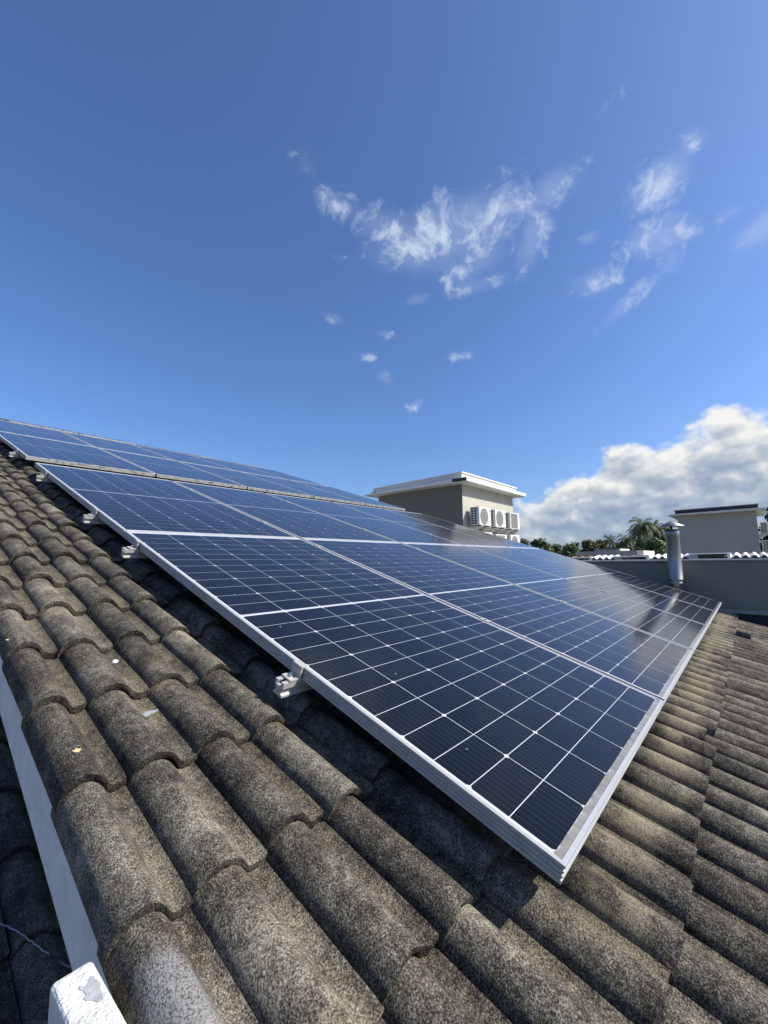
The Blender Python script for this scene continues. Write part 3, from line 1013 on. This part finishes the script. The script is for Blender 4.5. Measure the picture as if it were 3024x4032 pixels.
for a, b, zt in ((-3.70, -2.77, 6.592), (-2.24, -1.50, 6.600), (-0.727, -0.004, 6.634)):
    w = MB()
    zb = 6.500
    y0, y1 = -0.04, 0.28
    w.box(a - 0.02, b + 0.01, y0 - 0.02, y1, zt - 0.024, zt)
    w.box(b - 0.05, b, y0, y1, zb, zt - 0.022)
    w.box(a, b - 0.05, y0 + 0.0, y1, zb, zb + 0.010)
    wo = w.build('roof_window', M_WINFRAME, nb)
    w = MB()
    w.box(a, a + 0.16, y0 + 0.012, y1 - 0.01, zb + 0.010, zt - 0.022)
    w.build('side_panel', M_GREYPANEL, wo)
    w = MB()
    w.box(a + 0.16, b - 0.05, y0 + 0.05, y0 + 0.07, zb + 0.010, zt - 0.022)
    w.build('pane', M_GLASS, wo)
    w = MB()
    for q in (0.36, 0.70):
        xm = a + 0.16 + (b - a - 0.21) * q
        w.box(xm - 0.008, xm + 0.008, y0 + 0.035, y0 + 0.05, zb + 0.010, zt - 0.022)
    w.build('mullion', M_DARKPARAPET, wo)

# flat roof slabs farther back
fr = empty('flat_roof_tower', (-3.5, 17, -6), label='low grey flat roof slab with a white end, in front of the palms', cat='building')
p = MB()
p.box(-1.118, 0.89, -1.0, 1.2, 6.66, 6.815)
p.build('roof_slab', M_SLABGREY, fr)
p = MB()
p.box(0.893, 1.09, -1.02, 1.2, 6.655, 6.808)
p.build('white_end', M_WHITE, fr)
p = MB()
p.box(-0.95, 0.75, -0.8, 1.0, 0, 6.66)
p.build('wall', M_CREAM, fr)
fr = empty('flat_roof_tower', (-3.8, 21, -6), label='smaller pale grey flat roof peeping up behind the grey slab', cat='building')
k_ = 21.8165 / 16.8165
p = MB()
xa, xb = 0.288 + (-3.968 - 0.288) * k_ + 3.8, 0.288 + (-3.18 - 0.288) * k_ + 3.8
p.box(xa, xb, 0, 2.0, 6.53 + (0.80 - 0.53) * k_, 6.53 + (0.89 - 0.53) * k_)
p.build('roof_slab', M_SLABGREY, fr)
p = MB()
p.box(xb, xb + 0.09, -0.02, 2.0, 6.53 + (0.80 - 0.53) * k_, 6.53 + (0.895 - 0.53) * k_)
p.build('white_end', M_WHITE, fr)
p = MB()
p.box(xa + 0.2, xb - 0.1, 0.2, 1.8, 0, 6.53 + (0.80 - 0.53) * k_)
p.build('wall', M_CREAM, fr)

# ------------------------------------------------------------------ stair towers
def tower(name, x0, x1, y0, y1, zt, label, upper, slope, near_mat):
    root = empty(name, ((x0 + x1) / 2, (y0 + y1) / 2, -6), label=label, cat='building')
    ox, oy = root.location.x, root.location.y
    hw, hd = (x1 - x0) / 2, (y1 - y0) / 2
    z = zt + 6
    p = MB()
    p.box(-hw, hw, -hd, hd, 0, z)
    p.build('wall', M_CREAM, root)
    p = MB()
    p.box(-hw - 0.003, hw - 0.002, -hd - 0.004, -hd + 0.02, 0, z - 0.001)  # thin grey layer over the near face only; the other faces stay cream
    p.build('side_wall', near_mat, root)
    o = 0.36
    p = MB()
    zl = -slope * 0.6
    e = hw + o
    p.add([(-e, -hd - o, z + zl * 0), (e, -hd - o, z), (e, hd + o, z), (-e, hd + o, z),
           (-e, -hd - o, z + 0.085 - slope * 0.5), (e, -hd - o, z + 0.115), (e, hd + o, z + 0.115), (-e, hd + o, z + 0.085 - slope * 0.5)],
          [(0, 3, 2, 1), (4, 5, 6, 7), (0, 1, 5, 4), (1, 2, 6, 5), (2, 3, 7, 6), (3, 0, 4, 7)])
    bevel(p.build('roof_slab', M_WHITE, root), 0.012)
    p = MB()
    e = hw + 0.09
    za, zb = z + 0.06 - slope, z + 0.10
    ta, tb = z + 0.29 - slope, z + 0.29
    d0, d1 = -hd - 0.15, hd + 0.12
    p.add([(-e, d0, za), (e, d0, zb), (e, d1, zb), (-e, d1, za), (-e, d0, ta), (e, d0, tb), (e, d1, tb), (-e, d1, ta)],
          [(0, 3, 2, 1), (4, 5, 6, 7), (0, 1, 5, 4), (1, 2, 6, 5), (2, 3, 7, 6), (3, 0, 4, 7)])
    bevel(p.build('parapet', upper, root), 0.008)
    p = MB()
    e += 0.03
    p.add([(-e, d0 - 0.03, ta), (e, d0 - 0.03, tb), (e, d1 + 0.03, tb), (-e, d1 + 0.03, ta),
           (-e, d0 - 0.03, ta + 0.045), (e, d0 - 0.03, tb + 0.045), (e, d1 + 0.03, tb + 0.045), (-e, d1 + 0.03, ta + 0.045)],
          [(0, 3, 2, 1), (4, 5, 6, 7), (0, 1, 5, 4), (1, 2, 6, 5), (2, 3, 7, 6), (3, 0, 4, 7)])
    bevel(p.build('coping', M_WHITE if upper is not M_DARKPARAPET else M_SLABGREY, root), 0.006)
    return root
t1 = tower('stair_tower', -9.08, -5.88, 10.0, 13.50, 2.755, 'cream rooftop tower with white overhanging flat roof and air conditioners on its sunny side', M_WHITE, 0.085, M_NEARGREY)
p = MB()                                                   # blackened flashing at the near roof corner
p.box(1.50, 1.955, -2.116, -2.103, 8.768, 8.862)
p.build('stained_flashing', M_DARKBEAM, t1)
p = MB()
p.box(-1.80, -1.62, -1.9, -1.75, 8.835, 8.90)
p.build('roof_vent', M_WHITE, t1)
t2 = tower('stair_tower', -2.45, 0.765, 27.0, 30.6, 2.80, 'rooftop tower at the far right, its near wall grey and its parapet black', M_DARKPARAPET, 0.03, M_NEARGREY2)

def make_ac(square=False):
    root = empty('air_conditioner', (0, 0, 0))
    D, Wd, H = 0.30, 0.735, 0.56
    b_ = MB()
    b_.box(-D, 0, 0, Wd, 0.02, H)
    body = bevel(b_.build('casing', M_ACBODY, root), 0.018, 3)
    # side coil openings towards -y
    for i in range(2):
        for k in range(7):
            s_ = MB()
            x = -D + 0.035 + i * 0.105
            z = 0.055 + k * 0.070
            s_.box(x, x + 0.085, -0.004, 0.006, z, z + 0.050)
            s_.build('coil_opening', M_ACDARK, body)
    f_ = MB()
    cy, cz, r = 0.30, 0.29, 0.235
    if square:
        f_.box(-0.002, 0.010, 0.07, 0.55, 0.06, 0.53)
    else:
        n = 32
        vs_ = []
        for rr, x in ((r, 0.0), (r, 0.012), (r - 0.02, 0.012), (0.0, 0.006)):
            vs_ += [(x, cy + rr * math.cos(2 * math.pi * i / n), cz + rr * math.sin(2 * math.pi * i / n)) for i in range(n)]
        fs = []
        for k in range(3):
            for i in range(n):
                j = (i + 1) % n
                fs.append((k * n + i, k * n + j, (k + 1) * n + j, (k + 1) * n + i))
        f_.add(vs_, fs)
    gr = f_.build('fan_grille', M_ACGRILL, root)
    w_ = MB()
    if square:
        for i in range(16):
            w_.box(0.010, 0.015, 0.075 + i * 0.0305, 0.083 + i * 0.0305, 0.065, 0.525)
    else:
        for i in range(9):
            q = (i - 4) * 0.05
            h = math.sqrt(max(0, (r - 0.01) ** 2 - q * q))
            w_.box(0.012, 0.016, cy + q - 0.004, cy + q + 0.004, cz - h, cz + h)
            w_.box(0.0165, 0.020, cy - h, cy + h, cz + q - 0.004, cz + q + 0.004)
    w_.build('grille_wires', M_ACRIB, gr)
    d_ = MB()
    if not square:
        d_.add([(0.003, 0.62, 0.50), (0.003, 0.69, 0.53), (0.003, 0.675, 0.44), (0.003, 0.655, 0.40), (0.003, 0.640, 0.45)], [(0, 1, 2, 3, 4)])
        d_.add([(0.003, 0.635, 0.33), (0.003, 0.675, 0.33), (0.003, 0.675, 0.36), (0.003, 0.635, 0.36)], [(0, 1, 2, 3)])
        d_.build('badge', M_BADGE, root)
    v_ = MB()
    v_.box(-D - 0.002, -D + 0.05, -0.035, 0.0, 0.30, 0.42)
    v_.build('valve_cover', M_ACBODY, root)
    for y in (0.10, 0.60):
        k_ = MB()
        k_.box(-D - 0.10, 0.02, y, y + 0.035, -0.035, -0.003)
        k_.prism([(-D - 0.10, -0.035), (-D - 0.10, -0.26), (-D - 0.07, -0.26), (0.0, -0.035)], 'y', y + 0.012, y + 0.024)
        k_.build('bracket', M_ACBODY, root)
        k_ = MB()
        k_.box(-D + 0.03, -0.03, y - 0.01, y + 0.05, -0.002, 0.0195)
        k_.build('foot', M_ACDARK, root)
    return root
AC_R, AC_S = make_ac(False), make_ac(True)
GAC = 'air conditioners on the tower wall'
spots = [(10.23, 1.530, 0, 'upper row, nearest the tower corner, round fan grille'), (11.255, 1.532, 0, 'middle unit of the upper row with round fan grille'),
         (12.33, 1.525, 1, 'right hand unit of the upper row with square grille'), (10.29, 0.800, 1, 'left unit of the lower row, mostly hidden by the panels'),
         (11.29, 0.772, 1, 'middle unit of the lower row, partly hidden by the panels'), (12.30, 0.797, 0, 'right unit of the lower row with round fan grille')]
used = [False, False]
for y, z, k, lab in spots:
    src = (AC_R, AC_S)[k]
    o = src if not used[k] else copy_tree(src)
    used[k] = True
    o.location = (-5.48, y, z)
    tag(o, 'ivory air conditioner, ' + lab, 'air conditioner', GAC)
for z, lab in ((1.690, 'upper'), (0.790, 'lower')):
    o = copy_tree(AC_R)
    o.location = (1.165, 27.5, z)
    tag(o, '%s air conditioner of the pair at the right frame edge, on the far tower' % lab, 'air conditioner', 'air conditioners on the far tower')

for y, z0 in ((10.62, 1.30), (11.66, 1.28), (12.72, 1.28)):
    p = MB()
    p.tube([(1.66, y - 11.75, z0 + 6.50), (1.63, y - 11.75, z0 + 6.30), (1.625, y - 11.75 + 0.04, z0 + 5.4), (1.625, y - 11.75 + 0.04, z0 + 4.2)], 0.022, 8)
    p.build('refrigerant_pipe', M_ACBODY, t1)
# ------------------------------------------------------------------ trees
def leaf_cloud(m_, centre, rad, n, size, seed):
    r_ = random.Random(seed)
    for _ in range(n):
        d = Vector((r_.gauss(0, 1), r_.gauss(0, 1), r_.gauss(0, 1))).normalized()
        q = r_.random() ** 0.45
        lump = 1 + 0.28 * mnoise.noise(d * 2.1 + Vector((seed, 0, 0)))
        p = Vector(centre) + Vector((d.x * rad[0], d.y * rad[1], d.z * rad[2])) * q * lump
        nrm = (d + Vector((r_.gauss(0, .6), r_.gauss(0, .6), r_.gauss(0.3, .6)))).normalized()
        a = nrm.orthogonal().normalized()
        b = nrm.cross(a)
        th = r_.random() * 6.28
        a, b = a * math.cos(th) + b * math.sin(th), b * math.cos(th) - a * math.sin(th)
        s = size * r_.uniform(0.5, 1.25)
        m_.add([p - a * s, p - b * s * 0.55 , p + a * s, p + b * s * 0.55], [(0, 1, 2, 3)])
def broadleaf(x, y, ztop, width, mat, label, seed, zlow=-2.5, n=2600):
    root = empty('broadleaf_tree', (x, y, -6), label=label, cat='tree', group='trees beyond the roofs')
    r_ = random.Random(seed)
    p = MB()
    H = ztop + 6
    p.tube([(0, 0, 0), (0.1, 0, H * 0.35), (0.0, 0.1, H * 0.75)], [0.28, 0.22, 0.08], 8)
    for i in range(5):
        a = r_.uniform(0, 6.28)
        p.tube([(0.05, 0, H * (0.35 + 0.07 * i)), (math.cos(a) * width * 0.3, math.sin(a) * width * 0.3, H * (0.6 + 0.06 * i))], [0.10, 0.03], 6)
    p.build('trunk', M_BARK, root)
    c = MB()
    zc = (H + zlow + 6) / 2
    hh = (H - zlow - 6) / 2
    nl = 14
    for i in range(nl):
        a = r_.uniform(0, 6.28)
        rr = width * 0.5 * r_.uniform(0.15, 0.55)
        fz = r_.uniform(-0.6, 0.75)
        rad = width * 0.5 * r_.uniform(0.38, 0.55)
        cz = min(zc + fz * hh, H - rad * 0.75)
        leaf_cloud(c, (rr * math.cos(a), rr * math.sin(a), cz), (rad, rad, rad * 0.8), n // nl, 0.26 + 0.03 * width, seed * 31 + i)
    leaf_cloud(c, (0, 0, H - width * 0.30), (width * 0.33, width * 0.33, width * 0.29), n // 5, 0.24 + 0.03 * width, seed * 31 + 40)
    leaf_cloud(c, (0, 0, zc - hh * 0.3), (width * 0.5, width * 0.5, hh * 0.8), n // 3, 0.3 + 0.03 * width, seed * 31 + 41)
    me = bpy.data.meshes.new('crown')
    me.from_pydata(c.v, [], c.f)
    me.materials.append(mat)
    me.update()
    link('crown', me, root)
    return root
def palm(x, y, ztop, label, seed, spread=3.2, lean=0.5, n=34):
    root = empty('palm_tree', (x, y, -6), label=label, cat='palm tree', group='coconut palms beyond the roofs')
    r_ = random.Random(seed)
    H = ztop + 6 - spread * 0.38
    p = MB()
    pts = [(lean * (q ** 2), 0.1 * math.sin(q * 3), H * q) for q in [i / 6 for i in range(7)]]
    p.tube(pts, [0.22, 0.17, 0.15, 0.14, 0.13, 0.12, 0.12], 8)
    p.build('trunk', M_BARK, root)
    top = Vector(pts[-1])
    c = MB()
    for i in range(n):
        a = i * 2.399 + r_.uniform(-.25, .25)
        el = R(r_.uniform(-30, 78))
        L = spread * r_.uniform(0.85, 1.15)
        d = Vector((math.cos(a) * math.cos(el), math.sin(a) * math.cos(el), math.sin(el)))
        pos_, prev = top.copy(), None
        m = 12
        pts_ = []
        for k in range(m + 1):
            pts_.append(pos_.copy())
            d = (d + Vector((0, 0, -0.115 - 0.02 * k * r_.uniform(0.6, 1.2)))).normalized()
            pos_ = pos_ + d * (L / m)
        for k in range(m):
            p0, p1 = pts_[k], pts_[k + 1]
            ax = (p1 - p0).normalized()
            side = ax.cross(Vector((0, 0, 1)))
            if side.length < 0.05:
                side = Vector((1, 0, 0))
            side.normalize()
            w = spread * 0.26 * math.sin(math.pi * min(1, (k + 1.6) / (m + 1.6))) ** 0.6
            c.add([p0 - side * 0.02, p1 - side * 0.02, p1 + side * 0.02, p0 + side * 0.02], [(0, 1, 2, 3)])
            for s_ in (-1, 1):
                for q in (0.05, 0.38, 0.7):
                    b0 = p0.lerp(p1, q)
                    b1 = p0.lerp(p1, q + 0.30)
                    droop = Vector((0, 0, -w * r_.uniform(0.35, 0.9)))
                    tip = b0 + side * s_ * w * 0.8 + ax * w * 0.55 + droop
                    c.add([b0, b1, tip], [(0, 1, 2)])
    me = bpy.data.meshes.new('crown')
    me.from_pydata(c.v, [], c.f)
    me.materials.append(M_PALM)
    me.update()
    link('crown', me, root)
    return root
def at(x40, z40, Y):
    k = (Y + 0.8165) / 40.8165
    return 0.288 + (x40 - 0.288) * k, Y, 0.53 + (z40 - 0.53) * k, k
TREES = [(-16.45, 2.66, 1.6, 120, M_LEAF_DARK, 'dark round tree just right of the air conditioners'), (-15.05, 2.58, 1.9, 135, M_LEAF_DARK, 'dark bushy tree, tallest at the left end of the tree line'),
         (-14.1, 2.12, 1.5, 150, M_LEAF_MID, 'low tree at the right foot of the tallest dark bush'), (-13.25, 2.05, 1.6, 160, M_LEAF_DARK, 'dull green low tree left of the round light green one'),
         (-12.15, 2.0, 1.75, 120, M_LEAF_MID, 'round light green tree below the small distant palm'), (-10.45, 2.32, 1.7, 130, M_LEAF_BROWN, 'olive brown tree left of the palms, above the grey slab'),
         (-9.5, 2.28, 1.4, 140, M_LEAF_BROWN, 'olive brown tree touching the left side of the slim palm'), (-5.45, 2.2, 2.4, 85, M_LEAF_MID, 'leafy green tree low beside the steel flue'),
         (-4.75, 3.1, 2.2, 100, M_LEAF_DARK, 'tall dark tree behind the steel flue'), (-3.6, 2.3, 1.9, 110, M_LEAF_DARK, 'dark tree hidden mostly by the flue and the far tower'),
         (-6.6, 2.35, 2.0, 135, M_LEAF_DARK, 'dark tree mass right behind the tallest palm trunks'), (-8.0, 1.95, 1.7, 150, M_LEAF_MID, 'low green tree between the slim palm and the palm group'),
         (2.2, 4.2, 2.6, 80, M_LEAF_DARK, 'dark tree beyond the far tower at the right frame edge')]
for i, (x4, z4, w4, Y, mat, lab) in enumerate(TREES):
    X, Y_, Z, k = at(x4, z4, Y)
    broadleaf(X, Y_, Z, w4 * k, mat, lab, 11 + i, zlow=-1.5)
PALMS = [(-11.45, 2.10, 170, 2.6, 'small distant palm above the light green tree'), (-8.85, 2.5, 125, 2.5, 'slim palm standing alone right of the olive brown trees'),
         (-7.55, 2.5, 115, 2.9, 'palm with drooping fronds between the slim palm and the tall pair'), (-6.75, 3.05, 100, 2.6, 'palm leaning just left of the tallest palm'),
         (-6.0, 3.75, 92, 2.95, 'tallest coconut palm, left of the steel flue'), (-5.2, 3.40, 98, 2.9, 'palm half hidden between the tallest palm and the flue')]
for i, (x4, z4, Y, spd, lab) in enumerate(PALMS):
    X, Y_, Z, k = at(x4, z4, Y)
    palm(X, Y_, Z, lab, 60 + i, spd, rng.uniform(-.6, .6))
fw = MB()
r_ = random.Random(5)
for i in range(46):
    x4 = -22 + 30 * i / 45
    X, Y_, Z, k = at(x4, 1.35 + 0.32 * r_.random(), 185 + r_.uniform(-8, 8))
    leaf_cloud(fw, (X, Y_, Z - 2.6), (3.4, 2.5, 2.8), 260, 0.8, 900 + i)
    leaf_cloud(fw, (X, Y_, Z - 6.0), (3.0, 2.5, 4.0), 70, 1.0, 1900 + i)
me = bpy.data.meshes.new('far_wood')
me.from_pydata(fw.v, [], fw.f)
me.materials.append(M_LEAF_DARK)
tag(link('far_wood', me), label='distant low belt of dark trees along the horizon', cat='trees', kind='stuff')

# ------------------------------------------------------------------ small things lying on the roofs
cb = MB()
pts = [(-0.60, 1.26, -0.815), (-0.545, 1.165, -0.823), (-0.521, 1.135, -0.818), (-0.505, 1.10, -0.812), (-0.485, 1.055, -0.810), (-0.470, 1.03, -0.808), (-0.455, 1.0, -0.815), (-0.435, 0.965, -0.83), (-0.395, 0.925, -0.842)]
fine = []
P_ = [Vector(p) for p in pts]
for i in range(len(P_) - 1):
    for q in (0, 0.34, 0.67):
        fine.append(P_[i].lerp(P_[i + 1], q) + Vector((0.003 * math.sin(i * 2 + q * 4), 0, 0)))
fine.append(P_[-1])
cb.tube([tuple(p) for p in fine], 0.0019, 6)
o = cb.build('cable', M_CABLE)
o.matrix_world = RF
tag(o, 'thin pale cable crossing the shaded lower roof, bottom left', 'cable')
def tile_top(u, v):
    q = ((u - U0) / A) % 1.0
    if u < U0 + A:
        q = max(0.0, (q - 0.18) / 0.82)
    y = ((v - V0 + 0.335 - B) / B) % 1.0
    return TN + prof(q) + 0.022 * (1 - y)
def on_roof(name, mat, u, v, n, shape, label, cat):
    n = tile_top(u, v) + n
    m_ = MB()
    shape(m_)
    o = m_.build(name, mat)
    o.matrix_world = Matrix.Translation(roof_pt(u, v, n)) @ RF
    return tag(o, label, cat)
def leaf_shape(s):
    def f(m_):
        ring = [(s * (1 + 0.35 * math.sin(5 * a + s * 900)) * math.cos(a), s * 0.7 * (1 + 0.3 * math.cos(4 * a)) * math.sin(a)) for a in [2 * math.pi * i / 14 for i in range(14)]]
        m_.prism(ring, 'z', 0, 0.0012)
    return f
def stone_shape(s):
    def f(m_):
        m_.lathe([(0.001, 0), (s, 0.1 * s), (s * 0.9, s * 0.7), (0.3 * s, s)], 7)
    return f
on_roof('dry_leaf', M_DRYLEAF, -0.520, 0.803, 0.0045, leaf_shape(0.0070), 'tan dry leaf scrap on a tile near the white wall', 'leaf')
on_roof('dry_leaf', M_DRYLEAF, -0.551, 1.392, 0.001, leaf_shape(0.0065), 'tan dry leaf scrap on a tile at the left frame edge', 'leaf')
on_roof('pebble', M_PEBBLE, -0.318, 1.235, -0.001, stone_shape(0.010), 'white pebble lying in a tile valley', 'pebble')
def shard(m_):
    m_.prism([(-0.03, -0.004), (-0.005, -0.011), (0.034, 0.003), (0.012, 0.008)], 'z', 0, 0.004)
on_roof('slate_shard', M_SHARD, -0.350, 0.905, 0.006, shard, 'grey slate shard stuck out from under a tile lip', 'shard')
